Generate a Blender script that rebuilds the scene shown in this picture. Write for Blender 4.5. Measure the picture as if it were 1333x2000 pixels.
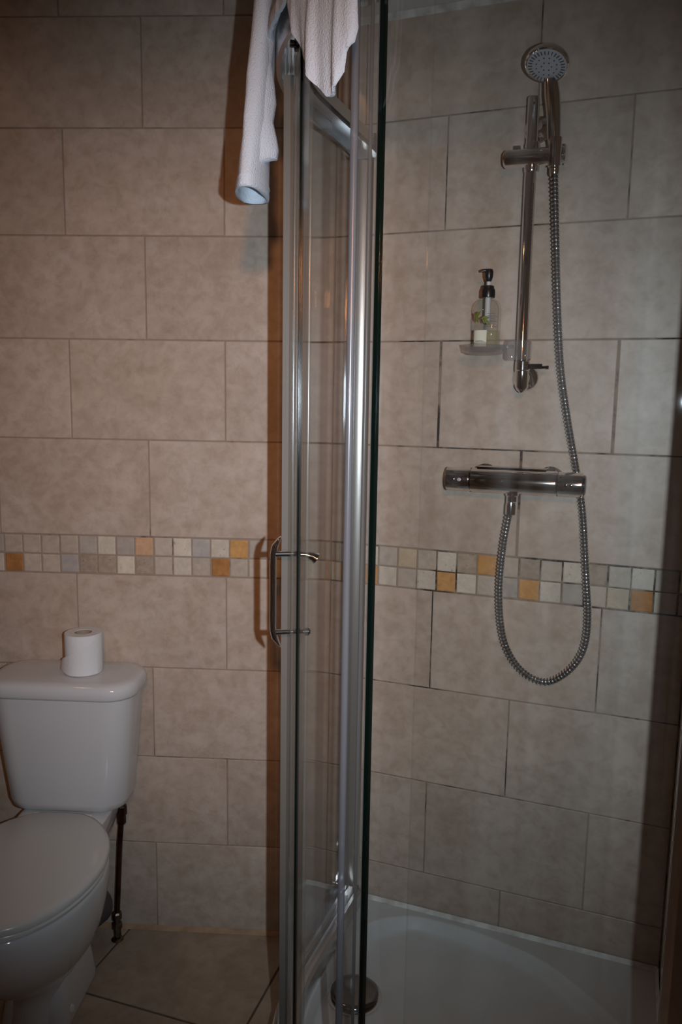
import bpy, bmesh, math, random
from mathutils import Vector, Matrix
random.seed(7)
for o in list(bpy.data.objects): bpy.data.objects.remove(o)
scene = bpy.context.scene
COL = scene.collection
PI = math.pi

# ------------------------------------------------------------------ camera, light, exposure
CAM = Vector((0.79976, -2.00344, 1.49227))
CR = Vector((0.99858, 0.05083, 0.01595)); CU = Vector((-0.02303, 0.14196, 0.98960)); CF = Vector((-0.04804, 0.98857, -0.14293))
cd = bpy.data.cameras.new('camera'); co = bpy.data.objects.new('camera', cd); COL.objects.link(co)
cd.sensor_fit = 'HORIZONTAL'; cd.sensor_width = 36.0; cd.lens = 36.0*1532/1333; cd.clip_start = 0.02
m = Matrix((CR, CU, -CF)).transposed().to_4x4(); m.translation = CAM; co.matrix_world = m
scene.camera = co
w = bpy.data.worlds.new('world'); scene.world = w; w.use_nodes = True
w.node_tree.nodes['Background'].inputs[0].default_value = (0.8, 0.7, 0.6, 1); w.node_tree.nodes['Background'].inputs[1].default_value = 0.0
# the camera's flash: to the right of the lens because the camera is held upright
fl = bpy.data.lights.new('camera_flash', 'SPOT'); fo = bpy.data.objects.new('camera_flash', fl); COL.objects.link(fo)
fl.energy = 84; fl.color = (0.735, 0.875, 1.0); fl.shadow_soft_size = 0.008; fl.spot_size = math.radians(82); fl.spot_blend = 1.0
fo.location = CAM + CR*0.101 + CU*0.004
fo.rotation_euler = (CF + CU*0.002 - CR*0.01).to_track_quat('-Z', 'Y').to_euler()
# warm spotlight behind the camera, unseen source for the orange room light
al = bpy.data.lights.new('warm_spotlight', 'SPOT'); ao = bpy.data.objects.new('warm_spotlight', al); COL.objects.link(ao)
al.energy = 55; al.color = (1.0, 0.42, 0.17); al.shadow_soft_size = 0.05; al.spot_size = math.radians(46); al.spot_blend = 1.0
ao.location = (0.88, -2.72, 2.00)
ao.rotation_euler = (Vector((0.50, 0.0, 1.30)) - ao.location).to_track_quat('-Z', 'Y').to_euler()
# dim warm fill light, added to lift the rear walls and chrome reflections
gl_ = bpy.data.lights.new('warm_fill', 'AREA'); go_ = bpy.data.objects.new('warm_fill', gl_); COL.objects.link(go_)
gl_.shape = 'DISK'; gl_.size = 0.12; gl_.energy = 1.0; gl_.color = (1.0, 0.50, 0.24); go_.location = (-0.50, -0.75, 2.455)
vs = scene.view_settings
vs.view_transform = 'Standard'; vs.look = 'None'; vs.gamma = 1.0; vs.use_curve_mapping = False; vs.exposure = 0.0
scene.cycles.transparent_max_bounces = 32; scene.cycles.max_bounces = 12; scene.cycles.glossy_bounces = 6

# ------------------------------------------------------------------ frames of the place
TH = 0.31552
TR = Vector((math.cos(TH), -math.sin(TH), 0)); NR = Vector((math.sin(TH), math.cos(TH), 0)); UP = Vector((0, 0, 1))
K = Vector((0.67761, 0, 0))
Q = K + TR*0.861
def ab(a, b, z): return Q - TR*a - NR*b + UP*z
CT = (0.33, 0.35); RG = 0.456
def plan(off, u):
    """shower enclosure curve: u 0..90 on the arc, beyond that 1 unit = 1 cm of straight"""
    R = RG + off
    if u < 0: return (CT[0] + u*0.01, CT[1] + R)
    if u > 90: return (CT[0] + R, CT[1] - (u-90)*0.01)
    t = math.radians(u); return (CT[0] + R*math.sin(t), CT[1] + R*math.cos(t))
def urange(u0, u1, step=3.0):
    ks = sorted({u0, u1} | {k for k in (0.0, 90.0) if min(u0, u1) < k < max(u0, u1)})
    out = []
    for p, q in zip(ks[:-1], ks[1:]):
        n = 1 if (q <= 0 or p >= 90) else max(1, int((q-p)/step))
        for i in range(n): out.append(p + (q-p)*i/n)
    out.append(ks[-1]); return out

# ------------------------------------------------------------------ materials
def N(nt, t, **kw):
    n = nt.nodes.new(t)
    for k, v in kw.items(): setattr(n, k, v)
    return n
def new_mat(name):
    m = bpy.data.materials.new(name); m.use_nodes = True; nt = m.node_tree; nt.nodes.clear()
    out = N(nt, 'ShaderNodeOutputMaterial'); return m, nt, out
def plain(name, col, rough=0.5, metal=0.0, spec=0.5, noise=None, bump=0.0, bscale=60):
    m, nt, out = new_mat(name); p = N(nt, 'ShaderNodeBsdfPrincipled'); nt.links.new(p.outputs[0], out.inputs[0])
    p.inputs['Roughness'].default_value = rough; p.inputs['Metallic'].default_value = metal; p.inputs['Specular IOR Level'].default_value = spec
    p.inputs['Base Color'].default_value = (*col, 1)
    tc = N(nt, 'ShaderNodeTexCoord')
    if noise:
        nz = N(nt, 'ShaderNodeTexNoise'); nz.inputs['Scale'].default_value = noise[0]; nz.inputs['Detail'].default_value = 6
        nt.links.new(tc.outputs['Object'], nz.inputs['Vector'])
        mx = N(nt, 'ShaderNodeMix', data_type='RGBA'); mx.inputs[6].default_value = (*col, 1); mx.inputs[7].default_value = (*noise[1], 1)
        rp = N(nt, 'ShaderNodeMapRange'); rp.inputs[1].default_value = .38; rp.inputs[2].default_value = .66
        nt.links.new(nz.outputs[0], rp.inputs[0]); nt.links.new(rp.outputs[0], mx.inputs[0]); nt.links.new(mx.outputs[2], p.inputs['Base Color'])
    if bump:
        nb = N(nt, 'ShaderNodeTexNoise'); nb.inputs['Scale'].default_value = bscale; nb.inputs['Detail'].default_value = 4
        nt.links.new(tc.outputs['Object'], nb.inputs['Vector'])
        b = N(nt, 'ShaderNodeBump'); b.inputs['Strength'].default_value = bump; b.inputs['Distance'].default_value = 0.002
        nt.links.new(nb.outputs[0], b.inputs['Height']); nt.links.new(b.outputs[0], p.inputs['Normal'])
    return m
def stone(name, c1, c2, c3, rough=0.42, s1=5.0, s2=26.0, vary=0.10, pits=0.0, streak=0.0):
    m, nt, out = new_mat(name); p = N(nt, 'ShaderNodeBsdfPrincipled'); nt.links.new(p.outputs[0], out.inputs[0])
    p.inputs['Roughness'].default_value = rough; p.inputs['Specular IOR Level'].default_value = 0.35
    tc = N(nt, 'ShaderNodeTexCoord'); oi = N(nt, 'ShaderNodeObjectInfo')
    sc = N(nt, 'ShaderNodeVectorMath', operation='SCALE'); cm = N(nt, 'ShaderNodeCombineXYZ')
    for i in range(3): nt.links.new(oi.outputs['Random'], cm.inputs[i])
    nt.links.new(cm.outputs[0], sc.inputs[0]); sc.inputs['Scale'].default_value = 37.0
    ad = N(nt, 'ShaderNodeVectorMath', operation='ADD'); nt.links.new(tc.outputs['Object'], ad.inputs[0]); nt.links.new(sc.outputs[0], ad.inputs[1])
    def noise(s, d, lo, hi, dist=0.0):
        z = N(nt, 'ShaderNodeTexNoise'); z.inputs['Scale'].default_value = s; z.inputs['Detail'].default_value = d; z.inputs['Roughness'].default_value = .62; z.inputs['Distortion'].default_value = dist
        nt.links.new(ad.outputs[0], z.inputs['Vector']); r = N(nt, 'ShaderNodeMapRange'); r.inputs[1].default_value = lo; r.inputs[2].default_value = hi
        nt.links.new(z.outputs[0], r.inputs[0]); return r.outputs[0], z.outputs[0]
    def mix(f, a, b):
        x = N(nt, 'ShaderNodeMix', data_type='RGBA'); nt.links.new(f, x.inputs[0])
        for i, v in ((6, a), (7, b)):
            if isinstance(v, tuple): x.inputs[i].default_value = (*v, 1)
            else: nt.links.new(v, x.inputs[i])
        return x.outputs[2]
    f1, _ = noise(s1, 5, .36, .64, .6); f2, raw = noise(s2, 8, .40, .68, .3); f3, _ = noise(s1*2.3, 7, .50, .66, .9)
    c = mix(f1, c1, c2); 
    h = N(nt, 'ShaderNodeMath', operation='MULTIPLY'); nt.links.new(f2, h.inputs[0]); h.inputs[1].default_value = .62
    c = mix(h.outputs[0], c, c3)
    h3 = N(nt, 'ShaderNodeMath', operation='MULTIPLY'); nt.links.new(f3, h3.inputs[0]); h3.inputs[1].default_value = .48
    lite = tuple(min(1, x*1.22+.02) for x in c1); c = mix(h3.outputs[0], c, lite)
    if pits:
        f4, _ = noise(s2*1.7, 3, .64, .70); h4 = N(nt, 'ShaderNodeMath', operation='MULTIPLY'); nt.links.new(f4, h4.inputs[0]); h4.inputs[1].default_value = pits
        c = mix(h4.outputs[0], c, (0.05, 0.045, 0.04))
    hs = N(nt, 'ShaderNodeHueSaturation'); v = N(nt, 'ShaderNodeMapRange'); v.inputs[3].default_value = 1-vary; v.inputs[4].default_value = 1+vary
    nt.links.new(oi.outputs['Random'], v.inputs[0]); nt.links.new(v.outputs[0], hs.inputs['Value']); nt.links.new(c, hs.inputs['Color'])
    nt.links.new(hs.outputs[0], p.inputs['Base Color'])
    b = N(nt, 'ShaderNodeBump'); b.inputs['Strength'].default_value = .25; b.inputs['Distance'].default_value = 0.0012
    nt.links.new(raw, b.inputs['Height']); nt.links.new(b.outputs[0], p.inputs['Normal'])
    return m
def grout_mat(name, col, mould, lo, hi, scale=5.0):
    m, nt, out = new_mat(name); p = N(nt, 'ShaderNodeBsdfPrincipled'); nt.links.new(p.outputs[0], out.inputs[0]); p.inputs['Roughness'].default_value = .85
    tc = N(nt, 'ShaderNodeTexCoord'); z = N(nt, 'ShaderNodeTexNoise'); z.inputs['Scale'].default_value = scale; z.inputs['Detail'].default_value = 7; z.inputs['Roughness'].default_value = .7
    nt.links.new(tc.outputs['Object'], z.inputs['Vector']); r = N(nt, 'ShaderNodeMapRange'); r.inputs[1].default_value = lo; r.inputs[2].default_value = hi
    nt.links.new(z.outputs[0], r.inputs[0]); x = N(nt, 'ShaderNodeMix', data_type='RGBA'); nt.links.new(r.outputs[0], x.inputs[0])
    x.inputs[6].default_value = (*col, 1); x.inputs[7].default_value = (*mould, 1); nt.links.new(x.outputs[2], p.inputs['Base Color']); return m
def clear(name, tint, f0=0.04, rough=0.01, body=0.0, bcol=(1, 1, 1)):
    """clear pane: Schlick reflection over tinted see-through, with an optional milky body"""
    m, nt, out = new_mat(name)
    lw = N(nt, 'ShaderNodeLayerWeight'); lw.inputs[0].default_value = .5
    pw = N(nt, 'ShaderNodeMath', operation='POWER'); nt.links.new(lw.outputs['Facing'], pw.inputs[0]); pw.inputs[1].default_value = 5
    ma = N(nt, 'ShaderNodeMath', operation='MULTIPLY_ADD'); nt.links.new(pw.outputs[0], ma.inputs[0]); ma.inputs[1].default_value = 1-f0; ma.inputs[2].default_value = f0
    tr = N(nt, 'ShaderNodeBsdfTransparent'); tr.inputs[0].default_value = (*tint, 1)
    gl = N(nt, 'ShaderNodeBsdfGlossy'); gl.inputs['Roughness'].default_value = rough
    base = tr.outputs[0]
    if body:
        df = N(nt, 'ShaderNodeBsdfDiffuse'); df.inputs[0].default_value = (*bcol, 1); mb = N(nt, 'ShaderNodeMixShader'); mb.inputs[0].default_value = body
        nt.links.new(tr.outputs[0], mb.inputs[1]); nt.links.new(df.outputs[0], mb.inputs[2]); base = mb.outputs[0]
    mx = N(nt, 'ShaderNodeMixShader'); nt.links.new(ma.outputs[0], mx.inputs[0]); nt.links.new(base, mx.inputs[1]); nt.links.new(gl.outputs[0], mx.inputs[2])
    nt.links.new(mx.outputs[0], out.inputs[0]); return m
M = {}
M['tile'] = stone('beige_wall_tile', (.475, .375, .30), (.56, .465, .39), (.37, .27, .195), s1=7.0, s2=34.0, vary=.06)
M['floor_tile'] = stone('beige_floor_tile', (.40, .30, .22), (.46, .36, .27), (.31, .22, .15), rough=.45)
M['grout'] = grout_mat('beige_grout', (.33, .25, .19), (.07, .05, .035), .56, .68)
M['grout_wet'] = grout_mat('stained_grout', (.30, .235, .18), (.020, .015, .012), .50, .60, 6.0)
M['floor_grout'] = grout_mat('floor_grout', (.16, .115, .08), (.05, .035, .025), .5, .7)
def mz(n, c, pits=.0, k=.82): M[n] = stone(n, c, tuple(min(1, x*1.12) for x in c), tuple(x*k for x in c), rough=.6, s1=14, s2=60, vary=.07, pits=pits)
mz('m_beige', (.47, .39, .31)); mz('m_cream', (.60, .52, .42), .5); mz('m_grey', (.41, .355, .30)); mz('m_brown', (.40, .31, .235), .55, .62)
mz('m_orange', (.56, .29, .095), .2, .7); mz('m_rust', (.42, .185, .055), .3, .6); mz('m_tan', (.52, .405, .28)); mz('m_pink', (.56, .335, .195), .2); mz('m_blue', (.41, .37, .335))
M['paint'] = plain('white_ceiling_paint', (.72, .72, .70), .8, bump=.1)
M['caulk'] = plain('white_sealant', (.74, .72, .67), .45, noise=(30, (.45, .42, .38)))
M['caulk_floor'] = plain('tan_sealant', (.52, .33, .19), .5, noise=(20, (.36, .21, .12)))
M['porcelain'] = plain('white_glazed_porcelain', (.64, .64, .64), .09, spec=.5)
M['seat'] = plain('white_seat_plastic', (.63, .615, .585), .22, spec=.5)
M['acrylic'] = plain('white_acrylic', (.60, .60, .59), .42, spec=.4, noise=(8, (.55, .55, .54)))
M['chrome'] = plain('chrome', (.84, .83, .83), .09, 1.0)
M['satin'] = plain('satin_aluminium', (.60, .60, .61), .26, 1.0)
M['brushed'] = plain('brushed_aluminium', (.80, .80, .81), .33, 1.0)
M['dark_metal'] = plain('dark_chrome', (.20, .19, .18), .12, 1.0)
M['dark_copper'] = plain('tarnished_copper', (.16, .085, .055), .35, 1.0, noise=(25, (.05, .035, .03)))  # dark reddish copper, mottled darker
M['brass'] = plain('tarnished_brass', (.20, .16, .11), .35, 1.0, noise=(40, (.09, .07, .05)))
M['glass'] = clear('shower_glass', (.985, .988, .985), .04, .012, .02, (.75, .75, .73))
nt = M['glass'].node_tree; tc = N(nt, 'ShaderNodeTexCoord'); mp = N(nt, 'ShaderNodeMapping'); mp.inputs['Scale'].default_value = (22, 22, .7)
nz = N(nt, 'ShaderNodeTexNoise'); nz.inputs['Scale'].default_value = 1.0; nz.inputs['Detail'].default_value = 4; mr = N(nt, 'ShaderNodeMapRange')
mr.inputs[1].default_value = .45; mr.inputs[2].default_value = .75; mr.inputs[3].default_value = .0; mr.inputs[4].default_value = .015
nt.links.new(tc.outputs['Object'], mp.inputs[0]); nt.links.new(mp.outputs[0], nz.inputs['Vector']); nt.links.new(nz.outputs[0], mr.inputs[0])
mb = [n for n in nt.nodes if n.type == 'MIX_SHADER' and not n.inputs[0].is_linked][0]; nt.links.new(mr.outputs[0], mb.inputs[0])
M['glass_edge'] = plain('dark_green_glass_edge', (.002, .007, .005), .2, spec=.4)
M['seal_clear'] = clear('clear_seal', (.90, .89, .87), .05, .22, .07, (.5, .48, .44))
M['seal_milk'] = clear('milky_seal', (.46, .45, .47), .06, .26, .36, (.34, .33, .35))
M['seal_smoke'] = clear('grey_brush_seal', (.34, .32, .29), .02, .55, .62, (.25, .225, .195))
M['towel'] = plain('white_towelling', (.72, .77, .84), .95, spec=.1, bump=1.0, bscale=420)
M['paper'] = plain('white_tissue', (.74, .745, .75), .95, spec=.1, bump=.4, bscale=160)
M['card'] = plain('cardboard', (.34, .27, .20), .9)
M['black'] = plain('black_plastic', (.012, .012, .014), .3)
M['black_rubber'] = plain('grey_waste_plastic', (.10, .095, .09), .55)
M['hose_dark'] = plain('dark_hose_lining', (.02, .02, .02), .5)
M['nozzle'] = plain('pale_grey_plastic', (.46, .47, .50), .4)
M['nozzle_dark'] = plain('dark_rubber_nozzle', (.05, .05, .06), .6)
M['clear_plastic'] = clear('clear_plastic', (.88, .87, .87), .07, .06, .10, (.8, .8, .8))
M['bottle'] = clear('clear_bottle', (.96, .965, .95), .05, .03, .03, (.8, .8, .75))
M['liquid'] = clear('pale_soap', (.95, .94, .84), .03, .05, .16, (.85, .82, .62))
M['label'] = plain('cream_label', (.86, .84, .68), .6)
M['ink'] = plain('grey_print', (.14, .14, .13), .6)
M['leaf'] = plain('olive_leaf_print', (.20, .22, .035), .6)
M['white_plastic'] = plain('white_plastic', (.72, .72, .71), .4)
M['white_paint'] = plain('white_gloss_door', (.62, .60, .57), .4)

# ------------------------------------------------------------------ mesh helpers
def me_from(name, vs_, fs, mat, smooth=False, angle=0.6):
    me = bpy.data.meshes.new(name); me.from_pydata([tuple(v) for v in vs_], [], fs); me.validate()
    bm = bmesh.new(); bm.from_mesh(me); bmesh.ops.recalc_face_normals(bm, faces=bm.faces); bm.to_mesh(me); bm.free()
    if smooth:
        for p in me.polygons: p.use_smooth = True
        me.set_sharp_from_angle(angle=angle)
    me.materials.append(M[mat] if isinstance(mat, str) else mat); return me
def link(name, me, parent=None):
    o = bpy.data.objects.new(name, me); COL.objects.link(o)
    if parent: o.parent = parent; o.matrix_parent_inverse = parent.matrix_basis.inverted()
    return o
class B:
    def __init__(s): s.v = []; s.f = []
    def add(s, vs_, fs):
        k = len(s.v); s.v += [Vector(v) for v in vs_]; s.f += [tuple(i+k for i in f) for f in fs]; return s
    def box(s, c, sz, X=Vector((1, 0, 0)), Y=Vector((0, 1, 0)), Z=Vector((0, 0, 1))):
        c = Vector(c); vs_ = [c + X*(sz[0]*i/2) + Y*(sz[1]*j/2) + Z*(sz[2]*k/2) for i in (-1, 1) for j in (-1, 1) for k in (-1, 1)]
        return s.add(vs_, [(0, 1, 3, 2), (4, 6, 7, 5), (0, 4, 5, 1), (2, 3, 7, 6), (0, 2, 6, 4), (1, 5, 7, 3)])
    def loft(s, rings, cap0=True, cap1=True, closed=True):
        n = len(rings[0]); vs_ = [p for r in rings for p in r]; fs = []
        for i in range(len(rings)-1):
            for j in range(n if closed else n-1):
                k = (j+1) % n; fs.append((i*n+j, i*n+k, (i+1)*n+k, (i+1)*n+j))
        if cap0: fs.append(tuple(range(n)))
        if cap1: fs.append(tuple((len(rings)-1)*n+j for j in range(n)))
        return s.add(vs_, fs)
    def tube(s, path, r, n=14, cap=True):
        path = [Vector(p) for p in path]; T = [(path[min(i+1, len(path)-1)]-path[max(i-1, 0)]).normalized() for i in range(len(path))]
        nrm = T[0].orthogonal().normalized(); rings = []
        for i, p in enumerate(path):
            nrm = (nrm - T[i]*nrm.dot(T[i])).normalized(); bn = T[i].cross(nrm); rr = r[i] if isinstance(r, (list, tuple)) else r
            rings.append([p + (nrm*math.cos(2*PI*j/n) + bn*math.sin(2*PI*j/n))*rr for j in range(n)])
        return s.loft(rings, cap, cap)
    def lathe(s, prof, c, axis=UP, n=28, cap=True):
        axis = Vector(axis).normalized(); x = axis.orthogonal().normalized(); y = axis.cross(x); c = Vector(c)
        return s.loft([[c + axis*h + (x*math.cos(2*PI*j/n) + y*math.sin(2*PI*j/n))*max(r, 1e-5) for j in range(n)] for r, h in prof], cap, cap)
    def sweep(s, us, prof):
        """profile (radial offset, z) carried along the enclosure curve"""
        return s.loft([[ab(*plan(o, u), z) for o, z in prof] for u in us])
    def obj(s, name, mat, parent=None, smooth=False, angle=0.6): return link(name, me_from(name, s.v, s.f, mat, smooth, angle), parent)
def thing(name, loc, label, cat, group=None):
    e = bpy.data.objects.new(name, None); e.empty_display_size = .05; COL.objects.link(e); e.location = loc; tag(e, label, cat, group); return e
def tag(o, label, cat, group=None):
    o['label'] = label; o['category'] = cat
    if group: o['group'] = group
    return o
def struct(o): o['kind'] = 'structure'; return o
def rrect(cx, cy, hx, hy, r, n=6, z=0.0):
    """rounded rectangle in plan"""
    pts = []
    for qx, qy, a0 in ((1, 1, 0), (-1, 1, 90), (-1, -1, 180), (1, -1, 270)):
        for i in range(n+1):
            t = math.radians(a0 + 90*i/n); pts.append(Vector((cx + qx*(hx-r) + r*math.cos(t), cy + qy*(hy-r) + r*math.sin(t), z)))
    return pts
def spline(pts, per=8):
    pts = [Vector(p) for p in pts]; out = []
    for i in range(len(pts)-1):
        p0, p1, p2, p3 = pts[max(i-1, 0)], pts[i], pts[i+1], pts[min(i+2, len(pts)-1)]
        for k in range(per):
            t = k/per; out.append(.5*((2*p1) + (p2-p0)*t + (2*p0-5*p1+4*p2-p3)*t*t + (3*p1-p0-3*p2+p3)*t**3))
    out.append(pts[-1]); return out

# ------------------------------------------------------------------ the room
CEIL = 2.47; H = .25362; Z3 = 1.63216
ROWS = [Z3+3*H, Z3+2*H, Z3+H, Z3, Z3-H, Z3-2*H]          # r0..m1
M1 = Z3-2*H; M2 = M1-.10366
LOW = [M2, M2-H, M2-2*H, M2-3*H, 0.0]                    # m2, r5, r6, r7, floor
JOINT = .0029; TT = .0024
_tiles = {}
def tile_mesh(wd, ht, mat, ch=.0014, th=TT):
    key = (round(wd, 4), round(ht, 4), mat, ch)
    if key not in _tiles:
        x, y = wd/2, ht/2; z0, z1, z2 = 0, th*.55, th
        r = lambda a, z: [(-x+a, -y+a, z), (x-a, -y+a, z), (x-a, y-a, z), (-x+a, y-a, z)]
        _tiles[key] = me_from('tile', *(lambda b: (b.v, b.f))(B().loft([r(0, z0), r(0, z1), r(ch, z2)])), mat)
    return _tiles[key]
class Wall:
    """origin o (at floor), X along the wall, Z out of it"""
    def __init__(s, name, o, X, Zn, length, height, mat, back=.08, u0=0.0, dep=TT):
        s.o, s.X, s.Zn = Vector(o), Vector(X), Vector(Zn); s.len = length
        s.rot = Matrix((s.X, UP, s.Zn)).transposed().to_4x4()
        b = B(); c = s.o + s.X*(u0+length/2) + UP*(height/2) - s.Zn*(dep + back/2)
        b.box(c, (length, height, back), s.X, UP, s.Zn); s.ob = struct(b.obj(name, mat))
    def piece(s, name, me, u, v, n=None, spin=0.0):
        t = link(name, me); m = s.rot.copy() @ Matrix.Rotation(spin, 4, 'Z'); m.translation = s.o + s.X*u + UP*v + s.Zn*(-TT if n is None else n); t.matrix_world = m; t.parent = s.ob; return t
    def row(s, zt, zb, first, umin, umax, mat='tile', pitch=.402, gap=JOINT):
        k = math.floor((umin-first)/pitch); u = first + k*pitch
        while u < umax - .004:
            l, r = max(u, umin), min(u+pitch, umax)
            if r-l > .012:
                gl = gap/2 if l > umin+1e-6 else .001; gr = gap/2 if r < umax-1e-6 else .001
                me = tile_mesh(r-l-gl-gr, zt-zb-JOINT, mat); s.piece('tile', me, (l+gl+r-gr)/2, (zt+zb)/2)
            u += pitch
    def mosaic(s, first, umin, umax, top, bot, pitch=.0504):
        rh = (M1-M2-.002)/2
        for r, (cols, k0) in enumerate((top, bot)):
            k = math.floor((umin-first)/pitch)
            while first + k*pitch < umax-.004:
                l, rr = max(first+k*pitch, umin), min(first+(k+1)*pitch, umax)
                if rr-l > .008:
                    c = cols[(k-k0) % len(cols)]; g = .0034 + random.uniform(0, .0012)
                    me = tile_mesh(rr-l-g, rh-.0034, 'm_'+c, .0022)
                    s.piece('mosaic_tile', me, (l+rr)/2 + random.uniform(-.0007, .0007), M1-.001-rh*(r+.5) + random.uniform(-.0006, .0006), -TT+random.uniform(-.0003, .0005), random.uniform(-.012, .012))
                k += 1
tops = [CEIL] + ROWS
KX = K.x
wb = Wall('wall_back', (0, 0, 0), (1, 0, 0), (0, -1, 0), KX+.9, CEIL, 'grout', u0=-.9)
for i in range(6): wb.row(tops[i], tops[i+1], 0 if i % 2 == 0 else .201, -.9, KX-.001)
for i in range(4): wb.row(LOW[i], max(LOW[i+1], .002), 0 if i % 2 == 0 else .201, -.9, KX-.001)
# tops list: ceiling,r0,r1,r2,r3,r4,m1
wb.mosaic(-.1429, -.9, KX-.001,
    (['beige', 'beige', 'beige', 'beige', 'grey', 'cream', 'grey', 'pink', 'beige', 'cream', 'blue', 'cream', 'orange', 'grey', 'beige', 'cream', 'grey'], -1),
    (['rust', 'beige', 'beige', 'blue', 'brown', 'brown', 'cream', 'brown', 'beige', 'cream', 'beige', 'rust', 'beige', 'beige', 'tan', 'beige', 'cream'], -1))
ws = Wall('wall_shower', K, TR, -NR, .861+.0, CEIL, 'grout_wet')
SU = .27489
tops_s = [2.372] + ROWS[1:]
first_s = [.201, 0, .201, 0, .201]
for i in range(5): ws.row(tops_s[i], tops_s[i+1], SU + first_s[i], .001, .859, gap=.0058 if i >= 3 else JOINT)
for i in range(4): ws.row(LOW[i], max(LOW[i+1], .155) if i == 3 else LOW[i+1], SU + (0 if i % 2 == 0 else .201), .001, .859)
s0 = .861-.579
ws.mosaic(s0, .001, .859,
    (['cream', 'grey', 'tan', 'beige', 'cream', 'brown', 'orange', 'beige', 'brown', 'beige', 'cream', 'brown', 'beige', 'cream', 'grey', 'cream', 'beige', 'tan'], -4),
    (['orange', 'cream', 'beige', 'cream', 'orange', 'cream', 'beige', 'grey', 'orange', 'cream', 'grey', 'beige', 'tan', 'rust', 'beige', 'grey', 'cream', 'beige'], -4))
# the side wall of the shower, a short wing wall that ends beside the photographer
wr = Wall('wall_right', Q, -NR, -TR, .90, CEIL, 'grout_wet', back=.10)
for i in range(5): wr.row(tops_s[i], tops_s[i+1], .13 + first_s[i], .003, .895)
for i in range(4): wr.row(LOW[i], max(LOW[i+1], .155) if i == 3 else LOW[i+1], .13 + (0 if i % 2 == 0 else .201), .003, .895)
wr.mosaic(.01, .003, .895, (['beige', 'grey', 'cream', 'tan', 'beige', 'brown', 'cream', 'grey', 'beige'], 0), (['brown', 'cream', 'beige', 'orange', 'beige', 'grey', 'tan', 'cream'], 0))
# plain walls out of view
b = B().box((-.94, -1.4, CEIL/2), (.08, 2.9, CEIL)); struct(b.obj('wall_left', 'tile'))
b = B().box((.35, -2.86, CEIL/2), (2.7, .08, CEIL)); struct(b.obj('wall_rear', 'tile'))
b = B().box(ab(-.72, 1.55, CEIL/2), (.08, 2.8, CEIL), TR, NR, UP); struct(b.obj('wall_far', 'tile'))
b = B().box((.3, -2.81, 1.0), (.78, .04, 1.98)); d1 = struct(b.obj('door_1', 'white_paint'))
B().lathe([(.024, 0), (.024, .008), (.012, .012), (.012, .03), (.02, .045), (.012, .055)], (.6, -2.788, 1.02), (0, 1, 0)).obj('door_knob', 'chrome', d1, True)
# floor: a bed of grout with turned square tiles
b = B().box((.4, -1.4, -.05), (3.2, 3.2, .0952)); fl_ob = struct(b.obj('floor', 'floor_grout'))
ft = Vector((math.cos(math.radians(15)), -math.sin(math.radians(15)), 0)); fn = Vector((math.sin(math.radians(15)), math.cos(math.radians(15)), 0))
FP = .457; frot = Matrix((ft, fn, UP)).transposed().to_4x4()
def clip(poly, p, n):
    out = []
    for i in range(len(poly)):
        A_, B_ = poly[i], poly[(i+1) % len(poly)]; da, db = (A_-p).dot(n), (B_-p).dot(n)
        if da >= 0: out.append(A_)
        if da*db < 0: out.append(A_ + (B_-A_)*(da/(da-db)))
    return out
def floor_tile(c):
    h = (FP-.006)/2; poly = [c + ft*(sx*h) + fn*(sy*h) for sx, sy in ((-1, -1), (1, -1), (1, 1), (-1, 1))]
    for p, n in ((Vector((0, -.003, 0)), Vector((0, -1, 0))), (Vector((-.895, 0, 0)), Vector((1, 0, 0))), (K - NR*.003, -NR), (Vector((0, -2.78, 0)), Vector((0, 1, 0)))):
        poly = clip(poly, p, n)
        if len(poly) < 3: return
    if sum((poly[i]-poly[0]).cross(poly[i+1]-poly[0]).z for i in range(1, len(poly)-1))/2 < .002: return
    cen = sum(poly, Vector())/len(poly)
    full = len(poly) == 4 and abs((poly[1]-poly[0]).length - 2*h) < 1e-6 and abs((poly[2]-poly[1]).length - 2*h) < 1e-6
    if full and 'floor' in _tiles: me = _tiles['floor']
    else:
        loc = [Vector(((q-cen).dot(ft), (q-cen).dot(fn), 0)) for q in poly]; k = .994
        rings = [[q + Vector((0, 0, -.0022)) for q in loc], [q + Vector((0, 0, -.0008)) for q in loc], [Vector((q.x*k, q.y*k, 0)) for q in loc]]
        bb = B().loft(rings); me = me_from('floor_tile', bb.v, bb.f, 'floor_tile')
        if full: _tiles['floor'] = me
    o = link('tile', me); mm = frot.copy(); mm.translation = cen; o.matrix_world = mm; o.parent = fl_ob
for i in range(-5, 7):
    for j in range(-8, 4):
        c = ft*(.1216 + FP*(i+.5)) + fn*(-.2215 + FP*(j+.5)); d = c - Q; a_, b_ = -d.dot(TR), -d.dot(NR)
        if a_ < .40 and b_ < .45 and a_ > -.05: continue
        if c.y < -2.9 or c.x < -1.1 or c.x > 2.0: continue
        floor_tile(c)
# ceiling with a dropped panel over the shower
b = B().box((.4, -1.4, CEIL+.04), (3.2, 3.4, .08)); ce = struct(b.obj('ceiling', 'paint'))
b = B(); pts = [(.0, .004), (.853, .004), (.853, .50), (.55, .80), (0, .80)]
b.loft([[ab(x, y, z) for x, y in pts] for z in (2.374, CEIL-.001)]); b.obj('dropped_panel', 'paint', ce)
b = B(); b.loft([[ab(a_, q, z) for q, z in ((.0, 2.360), (.009, 2.3735), (.0, 2.3735))] for a_ in (.003, .85)]); struct(b.obj('trim_1', 'caulk'))
b = B(); b.loft([[Vector((x, -q, z)) for q, z in ((.0005, .0005), (.012, .0005), (.0005, .010))] for x in (-.88, .66)]); struct(b.obj('trim_2', 'caulk_floor'))

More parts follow.
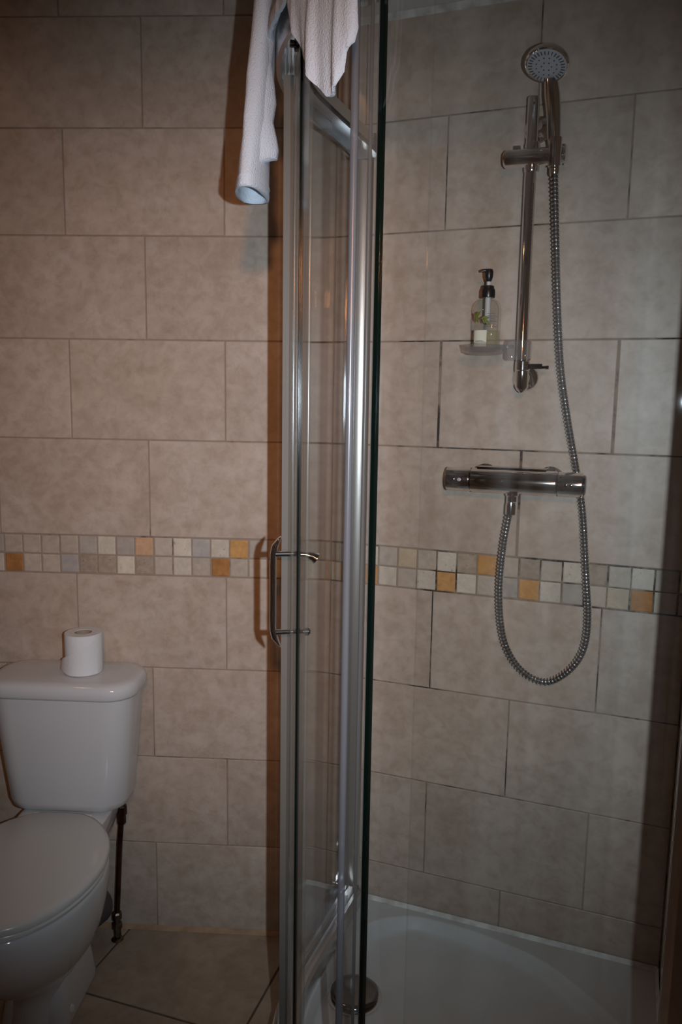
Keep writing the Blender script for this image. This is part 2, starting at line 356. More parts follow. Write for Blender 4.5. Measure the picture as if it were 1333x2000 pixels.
# ------------------------------------------------------------------ shower tray
def ray_poly(c, ang, poly):
    d = Vector((math.cos(ang), math.sin(ang))); best = None
    for i in range(len(poly)):
        p, q = Vector(poly[i]), Vector(poly[(i+1) % len(poly)]); e = q-p; den = d.x*e.y - d.y*e.x
        if abs(den) < 1e-9: continue
        wv = p-c; t = (wv.x*e.y - wv.y*e.x)/den; s_ = (wv.x*d.y - wv.y*d.x)/den
        if t > 0 and -1e-6 <= s_ <= 1+1e-6 and (best is None or t < best): best = t
    return c + d*best
tray = thing('shower_tray', ab(.4, .4, 0), 'white acrylic quadrant shower tray with a curved basin edge', 'shower tray')
outer = [(.003, .003)] + [(.81, .003)] + [(CT[0]+.48*math.sin(math.radians(t)), CT[1]+.48*math.cos(math.radians(t))) for t in range(90, -1, -5)] + [(.003, .83)]
basin = [tuple(p[:2]) for p in spline([(x, y, 0) for x, y in [(.742, .36), (.735, .25), (.715, .14), (.68, .078), (.613, .034), (.573, .026), (.477, .027), (.396, .037), (.266, .073), (.178, .131), (.086, .21), (.045, .30), (.035, .42), (.045, .60), (.09, .73), (.20, .755), (.33, .757)]], 5)] + \
    [(CT[0]+.41*math.sin(math.radians(t)), CT[1]+.41*math.cos(math.radians(t))) for t in range(4, 90, 5)]
cc = Vector((.42, .36)); NT = 96; angs = sorted([2*PI*i/NT for i in range(NT)] + [math.atan2(p[1]-cc.y, p[0]-cc.x) % (2*PI) for p in ((.003, .003), (.81, .003), (.003, .83))])
def ring(poly, k, z): return [ab(*(cc + (ray_poly(cc, t, poly)-cc)*k), z) for t in angs]
b = B(); rings = [ring(outer, 1, 0.001), ring(outer, 1, .148), ring(outer, .996, .152), ring(basin, 1.012, .152), ring(basin, 1.0, .1525), ring(basin, .992, .1505), ring(basin, .955, .1275), ring(basin, .94, .1225), ring(basin, .90, .1205), ring(basin, .5, .119), ring(basin, .02, .1175)]
b.loft(rings); b.obj('tray_body', 'acrylic', tray, True, .9)
b = B(); b.loft([[ab(a_, q, z) for q, z in ((.0035, .1525), (.010, .1525), (.0035, .163))] for a_ in (.006, .745)]); b.obj('sealant_bead', 'caulk', tray)
b = B(); b.loft([[ab(q, b_, z) for q, z in ((.0035, .1525), (.010, .1525), (.0035, .163))] for b_ in (.006, .76)]); b.obj('sealant_bead', 'caulk', tray)
dc = ab(.662, .314, .1195)
dr = B().lathe([(.062, 0), (.064, .003), (.058, .004), (.03, .004)], dc, n=40).obj('drain_ring', 'satin', tray, True)
B().lathe([(.050, .0045), (.056, .0105), (.0555, .0125), (.046, .0165), (.028, .0195), (.012, .0208), (.0005, .021)], dc, n=44).obj('drain_cover', 'dark_metal', tray, True, 1.2)

# ------------------------------------------------------------------ shower enclosure
en = thing('shower_enclosure', ab(.7, .7, .152), 'curved glass shower enclosure with sliding doors and chrome rails', 'shower enclosure')
us_all = urange(-32.4, 124.4, 3)
top_prof = [(.017, 2.056), (.017, 2.098), (.012, 2.104), (-.032, 2.104), (-.037, 2.099), (-.037, 2.074), (-.030, 2.074), (-.030, 2.096), (.010, 2.096), (.010, 2.056)]
B().sweep(us_all, top_prof).obj('top_rail', 'satin', en, True, .5)
B().sweep(urange(-30, 122, 3), [(-.0365, 2.0685), (-.0310, 2.0685), (-.0310, 2.0735), (-.0365, 2.0735)]).obj('rail_gasket', 'black_rubber', en)
bot_prof = [(.014, .1535), (.014, .178), (.008, .184), (-.002, .184), (-.004, .170), (-.026, .170), (-.028, .196), (-.036, .196), (-.042, .188), (-.042, .1535)]
B().sweep(us_all, bot_prof).obj('bottom_rail', 'satin', en, True, .5)
def profile(c, X, Y, dp=1.0):
    # channel profile fixed to the wall
    b = B(); pr = [(-.020, 0), (.018, 0), (.018, .026), (.010, .034), (.004, .034), (.004, .018), (-.006, .018), (-.006, .034), (-.014, .034), (-.020, .028)]
    b.loft([[c + X*x + Y*(y*dp) + UP*z for x, y in pr] for z in (.197, 2.05)]); return b.obj('wall_profile', 'chrome', en, True, .5)
profile(Q - TR*(CT[0]+RG-.012) - NR*.003, -TR, -NR)
profile(Q - NR*(CT[1]+RG-.012) - TR*.003, -NR, -TR, 1.36)
a0 = CT[0]+RG-.012
cv = [(.790 - .045*math.sin(math.radians(4*k)), .0415 - .045*(1-math.cos(math.radians(4*k)))) for k in range(11)]
B().loft([[ab(p, q, z) for p, q in cv] + [ab(cv[-1][0], .024, z), ab(.790, .0365, z)] for z in (.199, 2.048)]).obj('profile_cover', 'brushed', en, True, .5)
# chrome end caps of the rails on the shower wall
for zc, h_ in ((2.078, .060), (.176, .046)):
    b = B(); b.loft([[ab(CT[0]+RG-.012+x*k, y, zc+z*h_*k) for x, z in ((-.030, -.5), (.030, -.5), (.034, -.3), (.034, .4), (.024, .5), (-.028, .5), (-.034, .3), (-.034, -.3))] for y, k in ((.003, 1), (.030, 1), (.038, .9))])
    b.obj('rail_end_cap', 'chrome', en, True, .5)
def pane(name, off, u0, u1, z0, z1, th=.006, step=2.0, parent=None, mat='glass'):
    return B().sweep(urange(u0, u1, step), [(off-th/2, z0), (off+th/2, z0), (off+th/2, z1), (off-th/2, z1)]).obj(name, mat, parent or en, True, .7)
pane('fixed_panel', 0, 66, 121.2, .186, 2.094)
pane('fixed_panel', 0, -29.2, 10.2, .186, 2.094)
b = B(); b.loft([[ab(*plan(o_, u), z) for u, o_ in ((65.6, -.0145), (65.95, -.0145), (65.95, .0035), (65.6, .0035))] for z in (.2, 2.05)]); b.obj('edge_seal', 'seal_smoke', en)
# ---- near door (right) with its edge and seal
d_r = pane('sliding_door', -.018, -24, 22.0, .199, 2.062)
B().sweep([21.6, 22.5], [(-.018-.0042, .199), (-.018+.0042, .199), (-.018+.0042, 2.062), (-.018-.0042, 2.062)]).obj('glass_edge', 'glass_edge', d_r)
def vtube(name, off, u, r, mat, parent, z0=.205, z1=2.055):
    a_, b_ = plan(off, u); return B().lathe([(r, z0), (r, z1)], ab(a_, b_, 0), n=16).obj(name, mat, parent, True, 1.0)
B().sweep(urange(22.6, 28.0, 1), [(-.0185, .205), (-.0175, .205), (-.0175, 2.055), (-.0185, 2.055)]).obj('seal_fin', 'seal_clear', d_r)
vtube('seal_rib', -.019, 23.1, .0016, 'seal_milk', d_r)
B().sweep(urange(25.0, 27.6, .6), [(-.0225, .205), (-.0195, .205), (-.0195, 2.055), (-.0225, 2.055)]).obj('seal_lip', 'seal_clear', d_r, True)
vtube('seal_bead', -.018, 29.3, .0062, 'seal_milk', d_r)
vtube('seal_bead', -.021, 25.2, .0028, 'seal_milk', d_r)
# ---- far door (left), slid open
d_l = pane('sliding_door', -.018, 53.5, 98, .199, 2.062)
B().sweep([53.0, 53.8], [(-.018-.0034, .199), (-.018+.0034, .199), (-.018+.0034, 2.062), (-.018-.0034, 2.062)]).obj('glass_edge', 'glass_edge', d_l)
B().sweep(urange(47.5, 52.9, 1), [(-.0188, .205), (-.0172, .205), (-.0172, 2.055), (-.0188, 2.055)]).obj('seal_fin', 'seal_clear', d_l)
vtube('seal_bead', -.019, 46.8, .0036, 'seal_clear', d_l)
vtube('seal_bead', -.012, 57.0, .0035, 'seal_clear', d_l)
for u in (58, 84, 4, -16):
    a_, b_ = plan(-.012, u); t = math.radians(max(0, min(90, u))); ax = -TR*math.sin(t) - NR*math.cos(t)
    B().lathe([(.004, -.006), (.0115, -.006), (.0115, .0), (.006, .002), (.006, .009)], ab(a_, b_, 2.076), ax, n=18).obj('roller', 'dark_metal', d_l if u > 50 else d_r, True)
# handle
t = math.radians(60.5); rad = -TR*math.sin(t) - NR*math.cos(t); tan = -TR*math.cos(t) + NR*math.sin(t)
def hp(off, z, s=0.0):
    a_, b_ = plan(off, 60.5); return ab(a_, b_, z) + tan*s
bar = B(); secs = []
for z, off, hw, ht in ((1.030, .006, .006, .0015), (1.036, .010, .009, .004), (1.046, .016, .010, .0065), (1.062, .020, .009, .006), (1.085, .020, .007, .0062), (1.135, .020, .0068, .006), (1.185, .020, .007, .0062), (1.208, .020, .009, .006), (1.224, .016, .010, .0065), (1.234, .010, .009, .004), (1.240, .006, .006, .0015)):
    secs.append([hp(off + ht*math.cos(2*PI*k/12), z, hw*math.sin(2*PI*k/12)) for k in range(12)])
bar.loft(secs); hnd = bar.obj('door_handle', 'chrome', d_l, True, 1.0)
B().tube([hp(.018, 1.207), hp(-.02, 1.207), hp(-.040, 1.205), hp(-.052, 1.202), hp(-.060, 1.197)], [.006, .005, .0055, .0085, .011]).obj('handle_post', 'chrome', d_l, True)
B().tube([hp(.018, 1.058), hp(-.02, 1.058), hp(-.036, 1.058), hp(-.040, 1.058), hp(-.047, 1.058), hp(-.050, 1.058)], [.006, .004, .004, .0085, .0085, .006]).obj('handle_post', 'chrome', d_l, True)

# ------------------------------------------------------------------ shower fittings on the angled wall
AX = .383
rr = thing('riser_rail', ab(AX, .0, 1.53), 'chrome shower riser rail with sliding holder on the angled tiled wall', 'shower rail')
B().lathe([(.0125, 1.535), (.0125, 2.132), (.0115, 2.134)], ab(AX+.003, .062, 0), n=24).obj('rail_bar', 'chrome', rr, True)
def bracket(z, up):
    c = ab(AX, 0.0, z); b = B().lathe([(.029, 0), (.0295, .006), (.026, .012), (.016, .017), (.011, .024), (.011, .062)], c, -NR, n=28)
    return b.obj('rail_bracket', 'chrome', rr, True)
bracket(2.085, 1); bracket(1.546, -1)
B().lathe([(.004, 1.512), (.010, 1.517), (.0145, 1.524), (.0145, 1.560), (.0165, 1.562), (.0165, 1.580), (.0130, 1.582)], ab(AX, .062, 0), n=24).obj('rail_end_socket', 'chrome', rr, True)
B().box(ab(AX-.026, .060, 1.570), (.034, .010, .011), TR, NR, UP).obj('locking_lever', 'dark_metal', rr)
B().lathe([(.0032, 0), (.0032, .010), (.0042, .011), (.0042, .014)], ab(AX-.043, .060, 1.568), TR, n=10).obj('lever_tip', 'dark_metal', rr, True)
sl = B().lathe([(.014, -.004), (.018, 0), (.0185, .002), (.0185, .118), (.017, .120), (.015, .121)], ab(.440, .066, 2.011), TR, n=32).obj('slider', 'chrome', rr, True)
B().lathe([(.0145, -.030), (.016, -.026), (.016, .026), (.0145, .030)], ab(AX+.001, .062, 2.011), UP, n=24).obj('slider_collar', 'chrome', sl, True)
B().box(ab(.418, .050, 2.035), (.012, .012, .012), TR, NR, UP).obj('slider_button', 'chrome', sl)
B().lathe([(.0165, 0), (.021, .003), (.021, .006), (.018, .008)], ab(.319, .066, 2.011), TR, n=28).obj('holder_disc', 'chrome', sl, True)
B().lathe([(.011, -.030), (.0135, -.030), (.0145, .026), (.0120, .026)], ab(.333, .091, 2.012), (UP*.99 - NR*.07), n=24).obj('handset_cradle', 'chrome', sl, True)
# hand shower
hs = thing('hand_shower', ab(.333, .09, 1.99), 'chrome hand shower with a round pale nozzle face, held in the rail slider', 'shower head')
p0, p1, p2 = ab(.334, .088, 2.000), ab(.340, .094, 2.090), ab(.347, .104, 2.150)
B().tube([p0 - UP*.004, p0, p0.lerp(p1, .15), p0.lerp(p1, .45), p1, p1.lerp(p2, .5), p2], [.008, .0105, .0115, .0145, .0155, .0165, .0135], 22).obj('grip', 'chrome', hs, True)
fx = (-NR*.42 - UP*.90 - TR*.10).normalized(); hc = ab(.352, .136, 2.170)
B().lathe([(.010, -.030), (.022, -.026), (.036, -.014), (.0435, -.004), (.045, .002), (.0445, .006), (.042, .008), (.0395, .007)], hc, fx, n=44).obj('head_shell', 'chrome', hs, True)
face = B().lathe([(.0395, .004), (.0395, .0076), (.037, .0088), (.012, .0092), (.0005, .0092)], hc, fx, n=44).obj('nozzle_face', 'nozzle', hs, True)
nx = fx.orthogonal().normalized(); ny = fx.cross(nx); b = B()
for k in range(30):
    for r_, dr_ in ((.033, .008),):
        t = 2*PI*k/30; d = nx*math.cos(t)+ny*math.sin(t); e = fx.cross(d); b.box(hc + d*r_ + fx*.0092, (dr_, .0016, .0016), d, e, fx)
for k in range(12):
    t = 2*PI*(k+.5)/12; d = nx*math.cos(t)+ny*math.sin(t); b.lathe([(.0016, 0), (.0012, .0014)], hc + d*.021 + fx*.0088, fx, n=6)
for k in range(6):
    t = 2*PI*k/6; d = nx*math.cos(t)+ny*math.sin(t); b.lathe([(.0017, 0), (.0012, .0014)], hc + d*.010 + fx*.0090, fx, n=6)
o = b.obj('nozzles', 'nozzle_dark', face); o['kind'] = 'stuff'
# hose: ribbed metal
hpts = [(.333, .087, 1.990), (.332, .085, 1.965), (.3255, .070, 1.86), (.314, .056, 1.698), (.301, .046, 1.566), (.281, .037, 1.454), (.258, .029, 1.347), (.238, .030, 1.25), (.222, .040, 1.111), (.211, .047, 1.005), (.217, .05, .932), (.246, .051, .879), (.292, .052, .846), (.340, .054, .858), (.378, .057, .898), (.401, .060, .958), (.411, .063, 1.056), (.4055, .067, 1.167), (.392, .070, 1.262)]
path = spline([ab(*q) for q in hpts], 40); L = [0]
for i in range(1, len(path)): L.append(L[-1] + (path[i]-path[i-1]).length)
def at_len(s_):
    lo, hi = 0, len(L)-1
    while hi-lo > 1:
        mid = (lo+hi)//2
        if L[mid] <= s_: lo = mid
        else: hi = mid
    return path[lo].lerp(path[hi], (s_-L[lo])/max(1e-9, L[hi]-L[lo]))
hose = thing('shower_hose', ab(.30, .05, .85), 'ribbed chrome shower hose looping down from hand shower to mixer valve', 'hose')
B().tube([at_len(L[-1]*i/220) for i in range(221)], .0068, 12).obj('hose_core', 'hose_dark', hose, True, 1.2)
pitch = .0083; nr = int((L[-1]-.03)/pitch); b = B()
for i in range(nr):
    p, q = at_len(.012+i*pitch), at_len(.012+i*pitch+.0046); ax = (q-p).normalized()
    b.lathe([(.0066, 0), (.0086, .0008), (.0092, .0023), (.0086, .0038), (.0066, .0046)], p, ax, n=12)
o = b.obj('hose_rings', 'chrome', hose, True, 1.2); o['kind'] = 'stuff'
B().lathe([(.0095, -.022), (.0125, -.020), (.0125, .0), (.0105, .012)], at_len(L[-1]-.005), UP, n=16).obj('hose_nut', 'chrome', hose, True)
B().lathe([(.0085, -.020), (.0105, -.016), (.0115, .012), (.0105, .014)], at_len(.006), UP, n=16).obj('hose_cone', 'chrome', hose, True)
# mixer valve
vv = thing('shower_mixer', ab(.39, 0, 1.31), 'chrome thermostatic bar shower mixer below the soap dish', 'mixer valve')
c0 = ab(.542, .075, 1.3125); vax = (ab(.235, .075, 1.3125) - c0).normalized()
def vseg(nm, x0, x1, r, mat='chrome'):
    return B().lathe([(r-.003, x0), (r-.0005, x0+.0008), (r, x0+.003), (r, x1-.003), (r-.0005, x1-.0008), (r-.003, x1)], c0, vax, n=40).obj(nm, mat, vv, True)
k1 = vseg('temperature_knob', 0, .0555, .0272); vseg('valve_body', .0575, .249, .0278); k2 = vseg('flow_knob', .251, .305, .0272)
B().lathe([(.0235, .054), (.0235, .253)], c0, vax, n=28).obj('valve_core', 'dark_metal', vv, True)
B().lathe([(.022, .3045), (.022, .309), (.018, .311)], c0, vax, n=28).obj('knob_cap', 'dark_metal', k2, True)
b = B(); b.box(ab(.395, .060, 1.3385), (.155, .040, .010), TR, NR, UP); b.obj('valve_shelf', 'dark_metal', vv)
for a_ in (.465, .315): B().lathe([(.032, .002), (.033, .008), (.024, .016), (.017, .020), (.017, .056)], ab(a_, 0, 1.3125), -NR, n=28).obj('wall_flange', 'chrome', vv, True)
B().lathe([(.0105, -.040), (.0125, -.038), (.0125, -.026), (.015, -.024), (.015, .0)], ab(.391, .072, 1.305), UP, n=20).obj('hose_outlet', 'chrome', vv, True)
def dot(x, ang, r, mat, par):   # small marks and pins on the knobs
    d = (-NR*math.cos(ang) + UP*math.sin(ang)); return B().lathe([(r, .0268), (r, .0285), (r*.6, .029)], c0 + vax*x, d, n=14).obj('knob_mark', mat, par, True)
dot(.019, .05, .0042, 'dark_metal', k1); dot(.034, .05, .0042, 'nozzle', k1); dot(.258, .62, .0022, 'dark_metal', k2); dot(.270, .02, .0036, 'dark_metal', k2); dot(.281, .02, .0036, 'dark_metal', k2)
# soap dish on the rail
sd = thing('soap_dish', ab(.464, .1, 1.6), 'clear plastic oval soap dish clipped to the riser rail', 'soap dish')
dcn = (.462, .098)
def oval(rx, ry, z, n=36): return [ab(dcn[0]+rx*math.cos(2*PI*k/n), dcn[1]+ry*math.sin(2*PI*k/n), z) for k in range(n)]
b = B(); b.loft([oval(.034, .036, 1.594), oval(.046, .050, 1.598), oval(.0505, .054, 1.614), oval(.0475, .051, 1.614), oval(.043, .047, 1.604), oval(.030, .032, 1.602)]); b.obj('dish', 'clear_plastic', sd, True, .9)
b = B(); ring_o = rrect(0, 0, .027, .026, .010, 5); 
def clamp(k, z): return [ab(AX + .010 - p.x*k, .064 + p.y*k, z) for p in ring_o]
b.loft([clamp(.9, 1.583), clamp(1, 1.586), clamp(1, 1.622), clamp(.9, 1.626)]); b.obj('clamp', 'clear_plastic', sd, True, .7)
B().box(ab(.418, .080, 1.612), (.030, .022, .008), TR, NR, UP).obj('dish_arm', 'clear_plastic', sd)
# soap bottle
bc = (.459, .100); bz = 1.6045
bt = thing('soap_bottle', ab(bc[0], bc[1], bz), 'clear pump bottle of hand wash with black pump on the soap dish', 'bottle')
def brl(sx, sy, z, n=7): return [ab(bc[0]-p.x, bc[1]+p.y, bz+z) for p in rrect(0, 0, sx, sy, min(sx, sy)*.92, n)]
B().loft([brl(.026, .018, 0), brl(.029, .0205, .003), brl(.0295, .021, .010), brl(.0295, .021, .088), brl(.0275, .0195, .097), brl(.022, .017, .104), brl(.0145, .0135, .108), brl(.0125, .0125, .110), brl(.0125, .0125, .117)]).obj('bottle_body', 'bottle', bt, True, 1.0)
B().loft([brl(.024, .016, .0025), brl(.0272, .0188, .006), brl(.0272, .0188, .040)]).obj('liquid', 'liquid', bt, True, .9)
pc = ab(bc[0], bc[1], bz)
pm = B().lathe([(.0145, .112), (.0150, .114), (.0150, .126), (.0140, .130), (.0125, .131), (.0120, .1365), (.009, .138)], pc, UP, n=26).obj('pump_collar', 'black', bt, True)
B().lathe([(.0048, .131), (.0048, .150)], pc, UP, n=14).obj('pump_stem', 'white_plastic', bt, True)
ph = B().lathe([(.0052, .146), (.0062, .148), (.0088, .156), (.0092, .167), (.0080, .172), (.003, .1735)], pc, UP, n=22).obj('pump_head', 'black', bt, True)
B().tube([pc + UP*.168, pc - TR*.010 - NR*.004 + UP*.1695, pc - TR*.016 - NR*.006 + UP*.1675], [.0050, .0036, .0028], 12).obj('pump_spout', 'black', ph, True)
B().lathe([(.0062, .060), (.0062, .112)], pc, UP, n=14).obj('pump_chamber', 'white_plastic', bt, True)
B().lathe([(.0022, .006), (.0022, .062)], pc, UP, n=8).obj('dip_tube', 'clear_plastic', bt, True)
# printed label panels follow the front of the bottle
def fy(x):   # front surface of the bottle for an offset x
    r = .0193; sx, sy = .0295, .021; q = max(0, abs(x)-(sx-r)); return (sy-r) + math.sqrt(max(0, r*r-q*q))
def lab(x0, x1, z0, z1, nm, mat, parent, lift=.0006, n=8):
    xs = [x0+(x1-x0)*k/n for k in range(n+1)]; b = B(); rg = []
    for x in xs: rg.append([ab(bc[0]-x, bc[1]+fy(x)+lift+d, bz+z) for d, z in ((0, z0), (.0004, z0), (.0004, z1), (0, z1))])
    return b.loft(rg).obj(nm, mat, parent)
lb = lab(-.0245, .004, .006, .041, 'label', 'label', bt)
for z0, x0, x1 in ((.0175, -.020, -.004), (.0160, -.021, .001)): lab(x0, x1, z0, z0+.0009, 'label_line', 'ink', lb, .0012)
lab(-.0245, .004, .0125, .0140, 'label_band', 'ink', lb, .0012)
for i in range(9): lab(.004, .024 - .002*(i % 3), .048+.0034*i, .0490+.0034*i, 'print_line', 'ink', bt, .0007)
for cx, cz, an, ln in ((-.0170, .0745, .8, .016), (-.0195, .0660, 2.0, .018), (-.0225, .0745, 2.5, .012), (.0000, .0670, .15, .016), (.0030, .0590, -.8, .017), (-.0035, .0600, -1.2, .010)):
    pts = [(-.5, 0), (-.2, .17), (.15, .16), (.5, 0), (.15, -.16), (-.2, -.17)]; b = B(); q = []
    for x, z in pts:
        X = cx + 1.25*ln*(x*math.cos(an) - z*math.sin(an)); Z = cz + 1.25*ln*(x*math.sin(an) + z*math.cos(an)); X = max(-.027, X); q.append((X, Z))
    b.loft([[ab(bc[0]-X, bc[1]+fy(X)+d, bz+Z) for X, Z in q] for d in (.0006, .0011)]); b.obj('leaf_print', 'leaf', bt)

# ------------------------------------------------------------------ towel over the enclosure rail
tw = thing('bath_towel', ab(.80, .57, 1.85), 'white bath towel draped over the top rail of the shower enclosure', 'towel')
def tring(z, k, half_near, half_far, dn, df, cx, cy, inner=0.0, wob=0.0, n=40):
    pts = []
    for i in range(n):
        t = 2*PI*i/n; s_ = math.sin(t); c_ = math.cos(t)          # c_ +1 = toward the camera
        y = (dn if c_ > 0 else df)*c_; hw = half_near + (half_far-half_near)*(.5-.5*c_)
        x = hw*(abs(s_)**.7)*(1 if s_ > 0 else -1); x += wob*math.sin(3*t + z*9); d = Vector((x, y)); l = d.length
        if inner and l > 1e-6: d = d*max(.15, (l-inner)/l)
        pts.append(Vector((cx + d.x*k, cy - d.y*k, z)))
    return pts
T0 = ab(.797, .572, 0)
sec = [(1.846, 1.0, .020, .034, .060, .072, 0), (1.852, 1.035, .0205, .034, .06, .072, .001), (1.858, 1.0, .0205, .034, .06, .072, .001), (1.863, 1.035, .0205, .034, .06, .072, .001), (1.868, 1.0, .0205, .0335, .06, .072, .0015), (1.90, 1.0, .0205, .030, .06, .068, .001), (1.93, .97, .020, .029, .058, .066, .0025), (1.96, .99, .020, .027, .058, .064, .003), (1.995, .95, .020, .026, .057, .062, .0025), (2.03, .96, .020, .025, .056, .06, .003), (2.09, .92, .019, .023, .054, .06, .001), (2.15, .9, .018, .022, .052, .058, .001), (2.18, .88, .018, .022, .052, .058, .001), (2.205, .75, .016, .02, .05, .055, 0), (2.215, .4, .016, .02, .05, .055, 0)]
b = B(); outer_r = [tring(z, k, a_, f_, dn, df, T0.x + (z-1.846)*.085 + max(0, z-2.175)*1.1, T0.y, 0, wv) for z, k, a_, f_, dn, df, wv in sec]
inner_r = [tring(z+(.0 if i else 0), k, a_, f_, dn, df, T0.x + (z-1.846)*.085 + max(0, z-2.175)*1.1, T0.y, .0065, wv) for i, (z, k, a_, f_, dn, df, wv) in enumerate(sec[:-1])]
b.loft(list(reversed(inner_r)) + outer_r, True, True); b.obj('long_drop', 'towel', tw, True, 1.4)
# hem band and side flap of the long drop
b = B(); rg = []
for z in (2.17, 2.13, 2.09, 2.055, 2.02, 1.99, 1.96, 1.935, 1.915, 1.90, 1.888):
    w_ = .010 + .017*max(0, min(1, (2.10-z)/.2)); x0 = T0.x + .016 + (z-1.846)*.05; rg.append([Vector((x0 + u*w_ + .0035*math.sin(z*75+u*2)*u, T0.y - .030 + v + .010*u, z + .012*u*(1 if z < 1.9 else 0))) for u, v in ((0, -.014), (.5, -.012), (1, -.005), (1.12, .004), (1, .010), (.5, .004), (0, .004))])
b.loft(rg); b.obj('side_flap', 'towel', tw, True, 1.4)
# short drop over the rail, on the shower side
def zlow(u):   # lower edge of the end that hangs in front of the opening
    k = [(22.4, 2.02), (23.0, 1.972), (24.6, 1.962), (24.9, 1.938), (26.3, 1.921), (28, 1.914), (29.6, 1.914), (32.5, 1.938), (35.8, 1.977), (40.7, 2.034), (43.5, 2.088), (90, 2.088)]
    for (p, q), (r, s_) in zip(k[:-1], k[1:]):
        if u <= r: return q + (s_-q)*(u-p)/(r-p)
    return k[-1][1]
NU = 96; rg_o, rg_i = [], []
def drape(u, th):
    f = .0060*math.sin(u*.78+.4) + .0022*math.sin(u*1.9+1); z_ = 2.066; zo = zlow(u); pts = []
    so = -.046 - abs(f)*.4; ou = .027 + abs(f)*.3; dl = max(0, min(1, (2.09-zo)/.1))
    for k in range(7): pts.append((so - .010*math.sin(k/6*PI*.9) + f*(1-k/6), z_ + (2.10-z_)*k/6))
    for k in range(1, 8):
        t = PI*k/8; pts.append(((so+ou)/2 - (ou-so)/2*math.cos(t), 2.106 + .024*math.sin(t) + f*.5*math.sin(t)))
    for k in range(9): pts.append((ou + dl*(.004*math.sin(k/8*PI) + (f+.004)*k/8), 2.10 + (zo-2.10)*k/8))
    out = []
    for i, (x, z) in enumerate(pts):   # offset along the normal of the section
        x0, z0 = pts[max(0, i-1)]; x1, z1 = pts[min(len(pts)-1, i+1)]; dx, dz = x1-x0, z1-z0; l = math.hypot(dx, dz) or 1
        out.append((x - dz/l*th, z + dx/l*th))
    return out
b = B(); rings = []
for i in range(NU+1):
    u = 22.8 + (66.5-22.8)*i/NU; o_, i_ = drape(u, .0045), drape(u, -.0015); rings.append([ab(*plan(x, u), z) for x, z in o_] + [ab(*plan(x, u), z) for x, z in reversed(i_)])
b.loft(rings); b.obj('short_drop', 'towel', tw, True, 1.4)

# ------------------------------------------------------------------ toilet
TX = .012
wc = thing('toilet', (TX, -.3, 0), 'white close-coupled toilet with closed lid against the back wall', 'toilet')
def cst(z, hx, yb, yf, r, n=8):
    return rrect(TX, (yb+yf)/2, hx, (yb-yf)/2, r, n, z)
b = B(); b.loft([cst(.432, .120, -.02, -.145, .05), cst(.434, .138, -.014, -.160, .055), cst(.442, .149, -.012, -.170, .06), cst(.46, .154, -.012, -.175, .06), cst(.55, .163, -.012, -.181, .06), cst(.65, .172, -.012, -.187, .06), cst(.744, .180, -.012, -.192, .06)]); b.obj('cistern', 'porcelain', wc, True, .9)
b = B(); b.loft([cst(.7445, .176, -.012, -.188, .058), cst(.746, .188, -.010, -.199, .066), cst(.752, .1915, -.008, -.2025, .068), cst(.768, .193, -.008, -.204, .07), cst(.779, .190, -.009, -.201, .068), cst(.785, .183, -.012, -.194, .064), cst(.7875, .168, -.02, -.180, .055), cst(.788, .08, -.06, -.13, .03)]); b.obj('cistern_lid', 'porcelain', wc, True, .9)
def dshape(z, hw, yb, yf, kb=.62, n=44):
    """toilet outline: squarish back, long round front"""
    ym = yb + (yf-yb)*.45; pts = []
    for i in range(n):
        t = 2*PI*i/n; c_, s_ = math.cos(t), math.sin(t)
        if s_ <= 0: pts.append(Vector((TX + hw*c_, ym + (ym-yf)*s_, z)))
        else: pts.append(Vector((TX + hw*(abs(c_)**kb)*(1 if c_ > 0 else -1)*(1-.33*s_), ym + (yb-ym)*(s_**kb), z)))
    return pts
secs = [(.001, .072, -.20, -.43), (.012, .073, -.20, -.432), (.05, .066, -.20, -.42), (.085, .064, -.20, -.415), (.115, .072, -.19, -.425), (.145, .092, -.18, -.455), (.18, .116, -.17, -.50), (.22, .138, -.165, -.545), (.265, .155, -.16, -.582), (.31, .166, -.158, -.604), (.35, .172, -.157, -.614), (.385, .175, -.158, -.618), (.396, .173, -.16, -.615), (.400, .166, -.165, -.608)]
b = B(); b.loft([dshape(*s_) for s_ in secs]); pan = b.obj('pan', 'porcelain', wc, True, 1.2)
b = B(); b.loft([rrect(TX, -.28, .030, .09, .02, 5, .002), rrect(TX, -.28, .080, .122, .04, 5, .003), rrect(TX, -.28, .081, .122, .04, 5, .02), rrect(TX, -.272, .072, .108, .04, 5, .09), rrect(TX, -.25, .060, .095, .03, 5, .17), rrect(TX, -.21, .062, .10, .03, 5, .24), rrect(TX, -.16, .085, .115, .03, 5, .32), rrect(TX, -.118, .110, .10, .03, 5, .40), rrect(TX, -.115, .114, .10, .03, 5, .425), rrect(TX, -.115, .108, .095, .03, 5, .431)]); b.obj('pan_back', 'porcelain', wc, True, .9)
for sx in (1, -1): B().lathe([(.0105, 0), (.0105, .003), (.008, .006), (.0005, .0075)], (TX+sx*.0765, -.345, .034), (sx, -.2, .2), n=18).obj('bolt_cap', 'white_plastic', wc, True)
b = B(); b.loft([dshape(.402, .170, -.178, -.618), dshape(.404, .177, -.175, -.624), dshape(.412, .179, -.174, -.626), dshape(.416, .176, -.175, -.623)]); b.obj('seat_ring', 'seat', wc, True, .9)
b = B(); b.loft([dshape(.4185, .174, -.172, -.622), dshape(.420, .180, -.169, -.628), dshape(.430, .182, -.168, -.630), dshape(.437, .178, -.170, -.626), dshape(.4405, .166, -.178, -.610), dshape(.4415, .06, -.30, -.45)]); b.obj('seat_lid', 'seat', wc, True, 1.0)
for sx in (1, -1): B().lathe([(.006, -.016), (.007, -.015), (.007, .015), (.006, .016)], (TX+sx*.06, -.168, .427), (1, 0, 0), n=14).obj('seat_hinge', 'seat', wc, True)
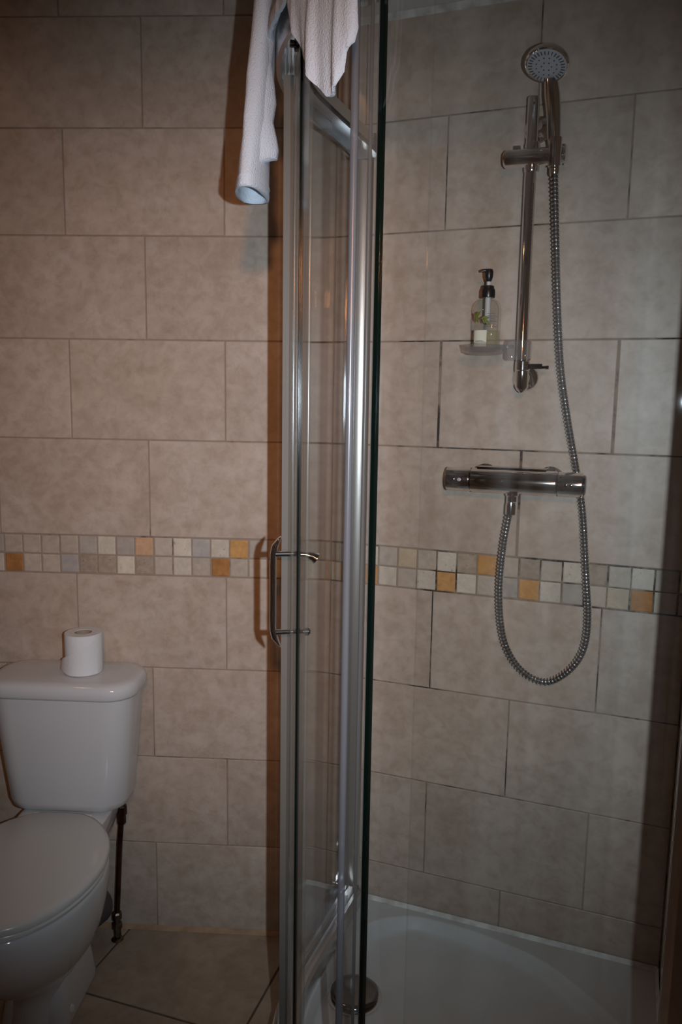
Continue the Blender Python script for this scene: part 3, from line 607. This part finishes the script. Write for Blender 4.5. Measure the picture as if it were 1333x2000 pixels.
# waste connector behind the pan
wp = thing('waste_connector', (.03, -.04, .08), 'dark grey waste pipe connector behind the toilet foot', 'pipe')
B().tube([(.014, -.150, .125), (.020, -.09, .09), (.026, -.012, .07)], [.042, .050, .054], 24).obj('pipe_sleeve', 'black_rubber', wp, True)
# supply pipe
sp = thing('supply_pipe', (.107, -.05, 0), 'thin dark copper water pipe rising from the floor to the cistern', 'pipe')
B().tube([(.104, -.055, .005), (.106, -.055, .09), (.118, -.055, .29), (.124, -.055, .36), (.1255, -.055, .40)], .0072, 12).obj('pipe_run', 'dark_copper', sp, True)
B().lathe([(.010, .345), (.012, .350), (.012, .372), (.015, .374), (.015, .396), (.0115, .400), (.0115, .432)], (.1245, -.055, 0), UP, n=8).obj('tap_connector', 'dark_copper', sp)
B().lathe([(.0095, .012), (.0105, .015), (.0105, .035), (.014, .037), (.014, .050), (.0095, .053), (.0095, .062), (.0135, .064), (.0135, .080), (.010, .084)], (.1045, -.055, 0), UP, n=8).obj('stop_valve', 'brass', sp)
B().lathe([(.016, .0005), (.017, .002), (.012, .006), (.008, .007)], (.104, -.055, 0), UP, n=20).obj('pipe_collar', 'brass', sp, True)
# toilet roll
rc = Vector((.052, -.098, .788)); RRL = .0465; HT = .104
tr = thing('toilet_roll', rc, 'white toilet roll standing on the cistern lid', 'toilet roll')
B().lathe([(.022, .0012), (RRL-.001, .001), (RRL, .003), (RRL, HT-.002), (RRL-.001, HT), (.022, HT), (.0215, HT-.001), (.0215, .002)], rc, UP, n=48, cap=False).obj('paper', 'paper', tr, True, .9)
B().lathe([(.0208, .0012), (.0214, .0012), (.0214, HT-.001), (.0206, HT-.001), (.0206, .0012)], rc, UP, n=32, cap=False).obj('card_core', 'card', tr, True)
# loose end: an outer turn cut on the slant that lifts off at the lower left
b = B(); rg = []
for i in range(25):
    t = math.radians(-28 - 150*i/24); f = i/24; out = RRL + .0016 + .014*max(0, (f-.62)/.38)**2; hgt = HT*.90 - HT*.62*f
    d = Vector((math.cos(t), math.sin(t), 0)); lo = .0035 + .003*math.sin(f*9)*f
    rg.append([rc + d*(out+e*1.0) + UP*z for e, z in ((0, lo), (.0012, lo), (.0008-.006*max(0, (f-.62)/.38)**2, hgt), (-.006*max(0, (f-.62)/.38)**2, hgt))])
b.loft(rg); b.obj('loose_sheet', 'paper', tr, True, 1.0)
